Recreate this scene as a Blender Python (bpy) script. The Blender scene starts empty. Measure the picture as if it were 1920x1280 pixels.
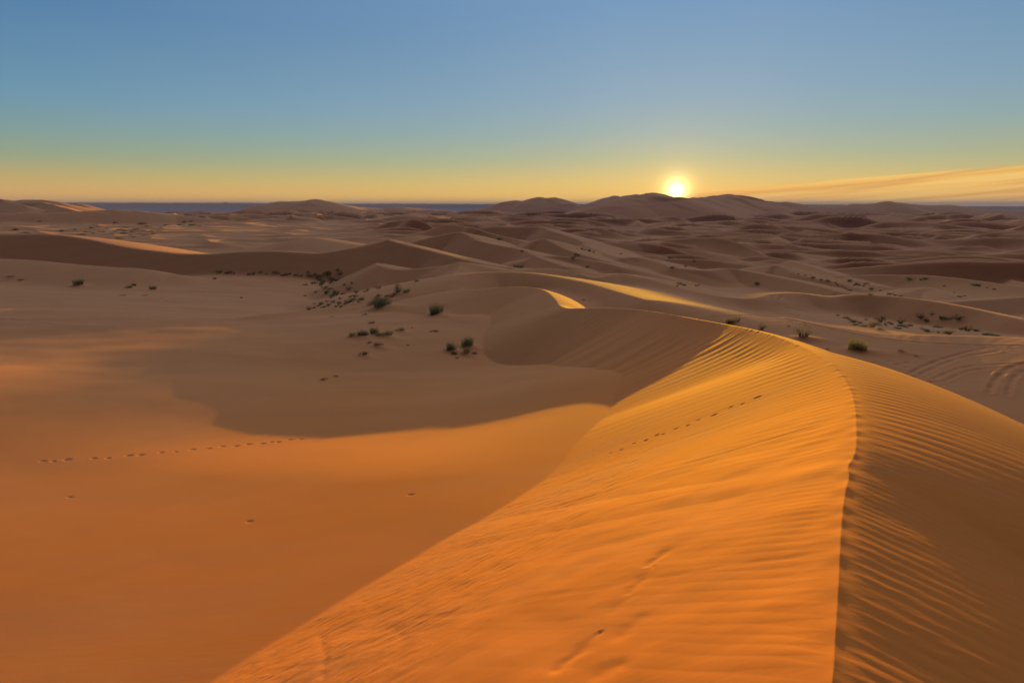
import bpy, math, random
import numpy as np
R = math.radians

# ------------------------------------------------------------------ camera
FPX = 1067.0                      # focal length in pixels of a 1920 px wide frame
TANP = (640 - 384) / FPX
PITCH = math.atan(TANP)
scene = bpy.context.scene
cam_d = bpy.data.cameras.new("camera")
cam_d.sensor_width = 36.0
cam_d.lens = 36.0 * FPX / 1920
cam_d.clip_start = 0.05
cam_d.clip_end = 80000
cam = bpy.data.objects.new("camera", cam_d)
cam.location = (0, 0, 0)
cam.rotation_euler = (math.pi / 2 - PITCH, 0, 0)
scene.collection.objects.link(cam)
scene.camera = cam

# ------------------------------------------------------------------ light
SUN_AZ, SUN_EL = 15.6, 1.51       # degrees, azimuth measured from +Y towards +X
EXPO = 2.0
sun_dir = (math.sin(R(SUN_AZ)) * math.cos(R(SUN_EL)), math.cos(R(SUN_AZ)) * math.cos(R(SUN_EL)), math.sin(R(SUN_EL)))
sl = bpy.data.lights.new("sun", 'SUN')
sl.energy = 2.9
sl.angle = R(0.26)
sl.color = (1.0, 0.50, 0.01)
so = bpy.data.objects.new("sun", sl)
import mathutils
so.rotation_euler = mathutils.Vector(sun_dir).to_track_quat('Z', 'Y').to_euler()
so.location = (300, 1000, 300)
scene.collection.objects.link(so)

w = bpy.data.worlds.new("World")
scene.world = w
w.use_nodes = True
nt = w.node_tree
nt.nodes.clear()


def N(tree, typ, **kw):
    n = tree.nodes.new(typ)
    for k, v in kw.items():
        setattr(n, k, v)
    return n


def mth(tree, op, a, b=None, c=None, clamp=False):
    n = tree.nodes.new('ShaderNodeMath')
    n.operation = op
    n.use_clamp = clamp
    for i, v in enumerate((a, b, c)):
        if v is None:
            continue
        if isinstance(v, (int, float)):
            n.inputs[i].default_value = v
        else:
            tree.links.new(v, n.inputs[i])
    return n.outputs[0]


def srgb(r, g, b, k=1.0):
    f = lambda c: ((c / 255 + 0.055) / 1.055) ** 2.4 if c > 10 else c / 255 / 12.92
    return (f(r) * k, f(g) * k, f(b) * k, 1)


def ramp(tree, fac, stops, interp='LINEAR'):
    n = tree.nodes.new('ShaderNodeValToRGB')
    cr = n.color_ramp
    cr.interpolation = interp
    while len(cr.elements) > 1:
        cr.elements.remove(cr.elements[-1])
    cr.elements[0].position = stops[0][0]
    cr.elements[0].color = stops[0][1]
    for p, c in stops[1:]:
        e = cr.elements.new(p)
        e.color = c
    tree.links.new(fac, n.inputs[0])
    return n.outputs[0]


def mixc(tree, fac, a, b, mode='MIX'):
    n = tree.nodes.new('ShaderNodeMix')
    n.data_type = 'RGBA'
    n.blend_type = mode
    n.clamp_factor = True
    for inp, v in ((n.inputs['Factor'], fac), (n.inputs[6], a), (n.inputs[7], b)):
        if isinstance(v, (int, float)):
            inp.default_value = v
        elif isinstance(v, tuple):
            inp.default_value = v
        else:
            tree.links.new(v, inp)
    return n.outputs[2]


VIS_EL = 1.27                     # height of the solar disc seen over the far ridge
K = 2.0 ** (-EXPO)
geo = N(nt, 'ShaderNodeTexCoord')
sep = N(nt, 'ShaderNodeSeparateXYZ')
nt.links.new(geo.outputs['Generated'], sep.inputs[0])
X, Y, Z = sep.outputs
el = mth(nt, 'MULTIPLY', mth(nt, 'ARCSINE', Z), 180 / math.pi)       # degrees
az = mth(nt, 'MULTIPLY', mth(nt, 'ARCTAN2', X, Y), 180 / math.pi)
daz = mth(nt, 'SUBTRACT', az, SUN_AZ)
adaz = mth(nt, 'ABSOLUTE', daz)
e01 = mth(nt, 'DIVIDE', el, 90.0, clamp=True)
e_ = mth(nt, 'POWER', e01, 0.5)
pw = lambda d: (max(d, 0) / 90) ** 0.5
# sunward half of the sky and the darker half behind the viewer
front = ramp(nt, e_, [(pw(0), srgb(255, 196, 92)), (pw(0.8), srgb(255, 206, 104)), (pw(2.2), srgb(226, 199, 122)),
                      (pw(4.2), srgb(182, 187, 150)), (pw(6.5), srgb(157, 178, 174)), (pw(9.5), srgb(141, 170, 188)),
                      (pw(17), srgb(117, 154, 190)), (pw(24), srgb(150, 175, 195)), (pw(52), srgb(130, 140, 160)), (1.0, srgb(46, 47, 58))])
side = ramp(nt, e_, [(pw(0), srgb(238, 170, 88)), (pw(1.0), srgb(226, 176, 100)), (pw(2.2), srgb(188, 170, 112)),
                     (pw(3.6), srgb(147, 162, 132)), (pw(5.5), srgb(122, 155, 155)), (pw(8), srgb(101, 147, 172)),
                     (pw(14.5), srgb(74, 121, 164)), (pw(24), srgb(96, 124, 156)), (pw(40), srgb(100, 110, 130)), (1.0, srgb(46, 47, 58))])
back = ramp(nt, e_, [(pw(0), srgb(48, 36, 38)), (pw(6), srgb(62, 44, 44)), (pw(14), srgb(54, 44, 50)),
                     (pw(40), srgb(48, 47, 58)), (1.0, srgb(46, 47, 58))])
f1 = mth(nt, 'DIVIDE', mth(nt, 'SUBTRACT', adaz, 6.0), 56.0, clamp=True)
f1 = mth(nt, 'SMOOTH_MIN', f1, 1.0, 0.1)
f2 = mth(nt, 'DIVIDE', mth(nt, 'SUBTRACT', adaz, 60.0), 45.0, clamp=True)
skyc = mixc(nt, f2, mixc(nt, f1, front, side), back)
# unseen bright sky band above the frame, added to light the dune tops
fill_band = mth(nt, 'MULTIPLY', mth(nt, 'SMOOTH_MIN', mth(nt, 'DIVIDE', mth(nt, 'SUBTRACT', el, 19.5), 11.0, clamp=True), mth(nt, 'DIVIDE', mth(nt, 'SUBTRACT', 60.0, el), 18.0, clamp=True), 0.2),
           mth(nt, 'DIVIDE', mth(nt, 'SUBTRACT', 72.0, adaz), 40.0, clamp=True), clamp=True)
skyc = mixc(nt, fill_band, skyc, (1.68, 1.74, 1.95, 1))
# thin streaked cloud sheet low on the right
cv = N(nt, 'ShaderNodeCombineXYZ')
nt.links.new(mth(nt, 'MULTIPLY', az, 0.045), cv.inputs[0])
tilt = mth(nt, 'SUBTRACT', el, mth(nt, 'MULTIPLY', daz, 0.095))
nt.links.new(mth(nt, 'MULTIPLY', tilt, 1.5), cv.inputs[1])
nz = N(nt, 'ShaderNodeTexNoise')
nz.inputs['Scale'].default_value = 1.6
nz.inputs['Detail'].default_value = 6
nz.inputs['Distortion'].default_value = 0.4
nt.links.new(cv.outputs[0], nz.inputs['Vector'])
streak = nz.outputs['Fac']
top = mth(nt, 'ADD', mth(nt, 'MULTIPLY', daz, 0.066), 1.30)         # upper edge of the sheet in degrees
top = mth(nt, 'ADD', top, mth(nt, 'MULTIPLY', mth(nt, 'SUBTRACT', streak, 0.5), 0.6))
cl = mth(nt, 'DIVIDE', mth(nt, 'SUBTRACT', top, el), 0.28, clamp=True)
cl = mth(nt, 'MULTIPLY', cl, mth(nt, 'DIVIDE', mth(nt, 'ADD', daz, 0.5), 2.5, clamp=True))
cl = mth(nt, 'MULTIPLY', cl, mth(nt, 'DIVIDE', mth(nt, 'SUBTRACT', 75.0, daz), 30.0, clamp=True))
cl = mth(nt, 'MULTIPLY', cl, mth(nt, 'ADD', 0.62, mth(nt, 'MULTIPLY', streak, 0.5)), clamp=True)
cc = ramp(nt, streak, [(0.30, srgb(204, 150, 88)), (0.42, srgb(236, 172, 88)), (0.52, srgb(253, 196, 100)), (0.7, srgb(255, 210, 122))])
skyc = mixc(nt, cl, skyc, cc)
# solar aureole and disc
vd = N(nt, 'ShaderNodeVectorMath', operation='DOT_PRODUCT')
nt.links.new(geo.outputs['Generated'], vd.inputs[0])
vd.inputs[1].default_value = (math.sin(R(SUN_AZ)) * math.cos(R(VIS_EL)), math.cos(R(SUN_AZ)) * math.cos(R(VIS_EL)), math.sin(R(VIS_EL)))
ang = mth(nt, 'MULTIPLY', mth(nt, 'ARCCOSINE', mth(nt, 'MINIMUM', vd.outputs['Value'], 1.0)), 180 / math.pi)
g1 = mth(nt, 'MULTIPLY', mth(nt, 'EXPONENT', mth(nt, 'MULTIPLY', ang, -1 / 0.42)), 13.0)
g2 = mth(nt, 'MULTIPLY', mth(nt, 'EXPONENT', mth(nt, 'MULTIPLY', ang, -1 / 2.6)), 0.26)
disc = mth(nt, 'MULTIPLY', mth(nt, 'DIVIDE', mth(nt, 'SUBTRACT', 0.55, ang), 0.22, clamp=True), 6.0)
def scaled(val, col):
    n = N(nt, 'ShaderNodeVectorMath', operation='SCALE')
    n.inputs[0].default_value = col
    nt.links.new(val, n.inputs['Scale'])
    return n.outputs[0]
def vadd(a, b):
    n = N(nt, 'ShaderNodeVectorMath', operation='ADD')
    nt.links.new(a, n.inputs[0]); nt.links.new(b, n.inputs[1])
    return n.outputs[0]
skyc = vadd(vadd(vadd(skyc, scaled(g1, (1.0, .68, .25))), scaled(g2, (1.0, .55, .12))), scaled(disc, (1.0, .9, .6)))
# below the horizon: dull ground bounce
below = mth(nt, 'DIVIDE', mth(nt, 'ADD', el, 1.2), 1.0, clamp=True)
skyc = mixc(nt, below, (0.06, 0.035, 0.02, 1), skyc)
# the physical sky of the same sun, mixed lightly into the measured gradient
sky = N(nt, 'ShaderNodeTexSky', sky_type='NISHITA')
sky.sun_disc = False
sky.sun_elevation = R(SUN_EL)
sky.sun_rotation = R(SUN_AZ)
sky.altitude = 700
sky.dust_density = 1.5
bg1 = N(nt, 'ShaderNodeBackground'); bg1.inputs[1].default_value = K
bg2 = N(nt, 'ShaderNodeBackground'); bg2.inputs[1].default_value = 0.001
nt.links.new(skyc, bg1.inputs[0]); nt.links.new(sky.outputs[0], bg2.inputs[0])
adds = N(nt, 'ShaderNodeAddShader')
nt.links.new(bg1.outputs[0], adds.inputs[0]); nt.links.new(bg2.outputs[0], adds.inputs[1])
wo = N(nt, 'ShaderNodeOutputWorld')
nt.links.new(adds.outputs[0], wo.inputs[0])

vs = scene.view_settings
vs.view_transform = 'Standard'
vs.look = 'None'
vs.exposure = EXPO
vs.gamma = 1.0
vs.use_curve_mapping = False
scene.render.engine = 'CYCLES'
scene.cycles.max_bounces = 6
scene.cycles.diffuse_bounces = 4
scene.cycles.volume_bounces = 0

# ------------------------------------------------------------------ numpy helpers
CP, SP = math.cos(PITCH), math.sin(PITCH)


def ray(u, v):
    X_, Y_ = u - 960.0, v - 640.0
    return np.array([X_, FPX * CP - Y_ * SP, -(FPX * SP + Y_ * CP)])


def PZ(u, v, z):
    r = ray(u, v); return tuple(r * (z / r[2]))


def PY(u, v, y):
    r = ray(u, v); return tuple(r * (y / r[1]))


def hash2(ix, iy, seed):
    h = (ix.astype(np.int64) * 374761393 + iy.astype(np.int64) * 668265263 + seed * 974711) & 0xffffffff
    h = ((h ^ (h >> 13)) * 1274126177) & 0xffffffff
    h = h ^ (h >> 16)
    return h


GX = np.cos(np.arange(256) / 256 * 2 * np.pi); GY = np.sin(np.arange(256) / 256 * 2 * np.pi)


def perlin(x, y, seed=0):
    x0 = np.floor(x); y0 = np.floor(y)
    fx = x - x0; fy = y - y0
    ix = x0.astype(np.int64); iy = y0.astype(np.int64)
    sx = fx * fx * fx * (fx * (fx * 6 - 15) + 10); sy = fy * fy * fy * (fy * (fy * 6 - 15) + 10)
    def g(a, b, dx, dy):
        h = hash2(ix + a, iy + b, seed) & 255
        return GX[h] * dx + GY[h] * dy
    n00 = g(0, 0, fx, fy); n10 = g(1, 0, fx - 1, fy); n01 = g(0, 1, fx, fy - 1); n11 = g(1, 1, fx - 1, fy - 1)
    a = n00 + sx * (n10 - n00); b = n01 + sx * (n11 - n01)
    return (a + sy * (b - a)) * 1.5


def fbm(x, y, oct=3, seed=0):
    s = 0; a = 1.0; t = 0
    for i in range(oct):
        s = s + a * perlin(x * 2 ** i, y * 2 ** i, seed + i * 17); t += a; a *= 0.5
    return s / t


def sstep(a, b, x):
    t = np.clip((x - a) / (b - a), 0, 1)
    return t * t * (3 - 2 * t)


def smax(a, b, k):
    h = np.clip(k - np.abs(a - b), 0, None) / k
    return np.maximum(a, b) + h * h * k * 0.25


def catmull(pts, n=5):
    p = np.array(pts, float)
    p = np.vstack([2 * p[0] - p[1], p, 2 * p[-1] - p[-2]])
    out = []
    for i in range(1, len(p) - 2):
        p0, p1, p2, p3 = p[i - 1:i + 3]
        for t in np.arange(n) / n:
            out.append(0.5 * ((2 * p1) + (-p0 + p2) * t + (2 * p0 - 5 * p1 + 4 * p2 - p3) * t * t + (-p0 + 3 * p1 - 3 * p2 + p3) * t ** 3))
    out.append(p[-2])
    return np.array(out)


class Ridge:
    """a dune crest: a 3D polyline with a height profile on its left and its right side"""
    def __init__(s, pts, left, right, k=1.0, n=4, drop=None):
        s.c = catmull(pts, n)
        if drop:                       # let the two ends sink into the base
            L = len(s.c); t = np.arange(L) / (L - 1)
            if drop[0]: s.c[:, 2] -= drop[0] * (1 - sstep(0, 0.22, t))
            if drop[1]: s.c[:, 2] -= drop[1] * sstep(0.78, 1.0, t)
        s.l, s.r, s.k = left, right, k
        s.reach = 400.0
        zs = s.c[:, 2]
        def f(d, pr): return pr[0] * d + pr[1] * d * d / (d + pr[2])
        hgt = max(8.0, 12.0)
        d = np.linspace(1, 1500, 3000)
        s.reach = min(d[np.argmax(f(d, left) > s.hlim(zs))] if (f(d, left) > s.hlim(zs)).any() else 1500, 1500)
        s.reach = max(s.reach, d[np.argmax(f(d, right) > s.hlim(zs))] if (f(d, right) > s.hlim(zs)).any() else 1500)

    def hlim(s, zs): return 16.0 if zs.max() < 0 else zs.max() + 34.0

    def apply(s, x, y, base, k=None):
        k = s.k if k is None else k
        m = s.reach
        lo = s.c[:, :2].min(0) - m; hi = s.c[:, :2].max(0) + m
        idx = np.nonzero((x > lo[0]) & (x < hi[0]) & (y > lo[1]) & (y < hi[1]))[0]
        if len(idx) == 0: return base
        px, py = x[idx], y[idx]
        best = np.full(len(idx), -1e9)
        for a, b in zip(s.c[:-1], s.c[1:]):
            ex, ey = b[0] - a[0], b[1] - a[1]
            L2 = ex * ex + ey * ey
            if L2 < 1e-9: continue
            wx, wy = px - a[0], py - a[1]
            t = np.clip((wx * ex + wy * ey) / L2, 0, 1)
            dx, dy = wx - t * ex, wy - t * ey
            d = np.sqrt(dx * dx + dy * dy)
            cr = (ex * dy - ey * dx) / (math.sqrt(L2) * np.maximum(d, 1e-6))   # +1 on the left
            wl = 0.5 + 0.5 * cr
            fl = s.l[0] * d * ((a[4] + (b[4] - a[4]) * t) if len(a) > 4 else 1.0) + s.l[1] * ((a[6] + (b[6] - a[6]) * t) if len(a) > 6 else 1.0) * d * d / (d + s.l[2]); fr = s.r[0] * d * ((a[3] + (b[3] - a[3]) * t) if len(a) > 3 else 1.0) + s.r[1] * ((a[5] + (b[5] - a[5]) * t) if len(a) > 5 else 1.0) * d * d / (d + s.r[2])
            z = a[2] + (b[2] - a[2]) * t - (fl * wl + fr * (1 - wl))
            np.maximum(best, z, out=best)
        out = base.copy()
        out[idx] = smax(base[idx], best, k)
        return out


def near_on(c, x, y):
    """nearest distance, arc length and side to a polyline"""
    bd = np.full(len(x), 1e9); bs = np.zeros(len(x)); sd = np.zeros(len(x)); acc = 0.0
    for a, b in zip(c[:-1], c[1:]):
        ex, ey = b[0] - a[0], b[1] - a[1]
        L = math.hypot(ex, ey)
        if L < 1e-6: continue
        wx, wy = x - a[0], y - a[1]
        t = np.clip((wx * ex + wy * ey) / (L * L), 0, 1)
        dx, dy = wx - t * ex, wy - t * ey
        d = np.sqrt(dx * dx + dy * dy)
        m = d < bd
        bd[m] = d[m]; bs[m] = (acc + t * L)[m]; sd[m] = np.sign(ex * dy - ey * dx)[m]
        acc += L
    return bd, bs, sd


# ------------------------------------------------------------------ terrain definition
base_pts = [PZ(u, v, z) for u, v, z in [
    (1220, 722, -9.7), (1300, 700, -10.0), (300, 775, -12.5), (215, 768, -12.45),
    (380, 745, -12.6), (640, 750, -12.9), (900, 720, -13.0), (1150, 670, -12.2),
    (-250, 740, -11.5), (600, 815, -11.75), (830, 785, -11.3), (960, 768, -10.75), (1100, 740, -9.95), (720, 805, -11.55), (500, 808, -11.95), (430, 795, -12.25), (390, 783, -12.45), (0, 740, -11.8), (170, 735, -12.15), (0, 690, -12.5), (200, 690, -12.9), (400, 680, -13.1), (600, 690, -13.6),
    (0, 640, -12.9), (-300, 620, -13.0), (0, 590, -13.5), (250, 640, -13.2), (400, 640, -13.1), (250, 590, -13.8), (150, 550, -16.0), (0, 530, -16.6), (300, 540, -16.9),
    (-300, 530, -16.5), (500, 560, -17.2), (620, 545, -18.2), (650, 522, -18.4), (450, 530, -17.3), (560, 575, -17.4), (720, 545, -17.2), (850, 650, -13.4), (650, 650, -13.5), (480, 620, -13.6),
    (780, 600, -12.9), (950, 620, -13.2), (960, 570, -12.6),
    (1700, 700, -15.2), (1900, 780, -16.0), (2200, 800, -17), (1500, 632, -14.8), (1600, 650, -15.0), (1750, 600, -17.5), (1850, 620, -17.5), (1550, 590, -16.0),
    (1920, 650, -14.6), (2200, 650, -15), (1300, 585, -14.2), (1400, 600, -14.8), (1250, 560, -13.4)]]
base_pts += [PY(u, v, y) for u, v, y in [
    (0, 505, 166), (200, 513, 156), (350, 513, 154), (-300, 500, 172), (500, 505, 152), (620, 508, 148), (780, 508, 128),
    (100, 425, 450), (300, 420, 600), (-200, 420, 450), (450, 405, 1200), (700, 400, 1500), (700, 440, 330), (600, 440, 330), (400, 440, 330),
    (1000, 400, 1600), (1000, 425, 520), (880, 470, 215), (1000, 500, 168), (1300, 400, 1600), (1300, 430, 500), (1300, 480, 260), (1600, 400, 1700), (1600, 450, 450),
    (1600, 500, 240), (1700, 540, 155), (1850, 590, 102), (1900, 400, 1700), (1900, 450, 450), (1900, 520, 190), (2300, 450, 450),
    (2300, 550, 140), (1100, 505, 170), (1250, 535, 140), (1400, 545, 132), (1550, 562, 122), (-300, 400, 1600), (100, 400, 1500), (2300, 400, 1600)]]
base_pts += [(0.5, 0.8, -6.5), (6, -2, -14), (12, 4, -15.5), (20, 14, -16.5), (30, 25, -16.8), (25, 5, -17), (0, -10, -10), (-25, -5, -9.3), (-40, 0, -11), (40, 0, -18), (90, 0, -18),
              (-90, 0, -14), (-250, 0, -18), (250, 0, -20), (0, -50, -14), (0, 3000, -20), (-1500, 2600, -20), (1800, 2400, -22), (1500, 0, -20), (-1500, 0, -20)]
base_pts = np.array(base_pts)


def warp(x, y):
    az_ = np.arctan2(x, y)
    r = np.maximum(np.hypot(x, y), 2.0)
    a = np.abs(az_); a = np.where(a > 2.0, 4.0 - a, a)       # folds at the back so the sheet closes
    a = np.clip(a, 0, 2.0)
    return np.sign(az_) * a * sstep(0, 1, 1 - np.clip((np.abs(az_) - 2.0) / 1.15, 0, 1)), np.log(r)


BX, BY = warp(base_pts[:, 0], base_pts[:, 1])
nb = len(BX)
def kern(d2): return 0.5 * d2 * np.log(d2 + 1e-9)
A = np.zeros((nb + 3, nb + 3))
A[:nb, :nb] = kern((BX[:, None] - BX) ** 2 + (BY[:, None] - BY) ** 2) + np.eye(nb) * 2e-4
A[:nb, nb] = 1; A[:nb, nb + 1] = BX; A[:nb, nb + 2] = BY
A[nb, :nb] = 1; A[nb + 1, :nb] = BX; A[nb + 2, :nb] = BY
TW = np.linalg.solve(A, np.concatenate([base_pts[:, 2], [0, 0, 0]]))


def apron(x, y, z):
    # the lit apron left of the slip face: a plain falling away towards the sun
    sa, ca = math.sin(R(15.6)), math.cos(R(15.6))
    p_ = x * sa + y * ca; c_ = -x * ca + y * sa
    g_ = np.interp(c_, [-5, 0, 3.6, 7.3, 11.2, 16.7, 25, 35, 50, 90], [1.9, 1.25, .68, 0.02, -.62, -1.3, -1.82, -1.8, -1.7, -2.5])
    ap = -7.9 - 0.09 * np.maximum(p_, -6) + g_ - 0.48 * sstep(2.5, 10.5, c_) * (1 - sstep(24, 36, c_)) * sstep(17, 26, p_) + 0.03 * perlin(x * 0.15, y * 0.15, 301)
    w = (1 - sstep(27, 35, p_)) * sstep(-5, -1.5, c_) * (1 - sstep(45, 80, c_))
    return z + (ap - z) * w


def base_h(x, y):
    X_, Y_ = warp(x, y)
    Y_ = np.minimum(Y_, math.log(3000))
    z = TW[nb] + TW[nb + 1] * X_ + TW[nb + 2] * Y_
    for i in range(nb):
        z = z + TW[i] * kern((X_ - BX[i]) ** 2 + (Y_ - BY[i]) ** 2)
    return apron(x, y, z)


def dune_layer(x, y, lam, theta, seed, warp_a=0.9, slip=0.28):
    c, s = math.cos(theta), math.sin(theta)
    a = (x * c + y * s) / lam; b = (-x * s + y * c) / lam
    ph = a + warp_a * fbm(a * 0.55, b * 0.5, 2, seed) + 0.35 * perlin(b * 0.9, a * 0.3, seed + 5)
    t = ph - np.floor(ph)
    row = np.floor(ph)
    up = np.clip(t / (1 - slip), 0, 1); dn = np.clip((1 - t) / slip, 0, 1)
    prof = np.where(t < 1 - slip, up * up * (3 - 2 * up) * 0.25 + 0.75 * up ** 1.6, dn)
    amp = np.clip(0.55 + 1.5 * perlin(b * 0.62 + row * 7.31, row * 3.17 + 0.5, seed + 9), 0.08, 1.4)
    return prof * amp


hills = [
    Ridge([PY(u, v, y) for u, v, y in [(1020, 392, 3900), (1070, 385, 3800), (1110, 383, 3700), (1130, 378, 3550), (1142, 370, 3900), (1154, 367, 3900), (1166, 369, 3900), (1176, 367, 2400), (1190, 365.5, 1600), (1206, 364, 1500), (1218, 363.5, 1600), (1228, 362, 2200), (1243, 366, 2500), (1256, 371, 3000), (1272, 377, 3000), (1300, 384, 3000)]], (0.14, .24, 60), (0.14, .24, 60), 5, 4),
    Ridge([PY(u, v, y) for u, v, y in [(1125, 394, 940), (1145, 382, 960), (1160, 373, 980), (1185, 371, 1000), (1215, 371, 1000), (1226, 370, 1000), (1240, 369.5, 1000), (1256, 370.5, 1000), (1274, 371, 1000), (1290, 371, 1050), (1330, 369, 1200), (1350, 367, 1270), (1361, 363.5, 1300), (1372, 367, 1320), (1388, 366, 1360), (1405, 372, 1460), (1440, 378, 1550), (1482, 379, 1650), (1500, 383, 1680), (1512, 387, 1700), (1535, 386, 1750), (1560, 386, 1800), (1600, 383, 1850), (1640, 381, 1900), (1652, 380, 1900), (1664, 376.5, 1900),  # left end added unseen behind the far ridge to shade the middle dunes
           (1690, 381, 1950), (1740, 384, 2000), (1790, 385, 2100), (1840, 391, 2200), (1930, 394, 2400), (2100, 394, 2500)]], (0.14, .2, 60), (0.14, .24, 50), 4, 4),
    Ridge([PY(u, v, y) for u, v, y in [(890, 392, 2300), (930, 386, 2250), (945, 379, 2200), (965, 375, 2200), (985, 376, 2200), (1008, 369, 2200), (1022, 371, 2200), (1038, 370, 2200), (1055, 375, 2250), (1072, 384, 2300), (1090, 392, 2300)]], (0.1, .28, 40), (0.1, .28, 40), 5, 4),
    Ridge([PY(u, v, y) for u, v, y in [(380, 401, 1900), (440, 396, 1850), (480, 391, 1800), (505, 383, 1750), (520, 378, 1750), (550, 377, 1750), (575, 376, 1750), (592, 374, 1750), (610, 376, 1750), (630, 381, 1750), (660, 386, 1800), (720, 391, 1900), (742, 388, 1900), (790, 391, 2000), (850, 395, 2100)]], (0.1, .22, 50), (0.1, .22, 50), 5, 4),
    Ridge([PY(u, v, y) for u, v, y in [(-250, 366, 850), (-100, 372, 830), (0, 373, 800), (25, 375, 800), (50, 373, 800), (95, 375, 800), (125, 381, 810), (150, 388, 830), (200, 398, 850)]], (0.12, .3, 20), (0.12, .3, 20), 3, 4),
    Ridge([PY(u, v, y) for u, v, y in [(48, 375, 800), (80, 379, 760), (115, 387, 700), (140, 394, 660), (168, 401, 620)]], (0.3, 0, 9), (0.36, 0, 9), 2, 4),
    Ridge([PY(u, v, y) for u, v, y in [(-60, 370, 820), (-10, 374, 790), (20, 379, 740), (48, 386, 690)]], (0.3, 0, 9), (0.36, 0, 9), 2, 4),
    Ridge([PY(u, v, y) for u, v, y in [(-60, 386, 640), (0, 393, 600), (40, 399, 570), (78, 405, 550)]], (0.3, 0, 9), (0.36, 0, 9), 2, 4),
    Ridge([PY(u, v, y) for u, v, y in [(100, 381, 950), (140, 382, 950), (165, 387, 960), (190, 392, 970), (230, 402, 1000)]], (0.1, .3, 20), (0.1, .3, 20), 3, 4),
    Ridge([PY(u, v, y) for u, v, y in [(-150, 400, 560), (60, 399, 560), (140, 396, 570), (190, 394, 580), (240, 394, 590), (290, 398, 600), (330, 402, 610), (400, 411, 600), (460, 418, 600)]], (0.1, .3, 20), (0.1, .3, 20), 3, 4),
]
R_ = Ridge
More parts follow.
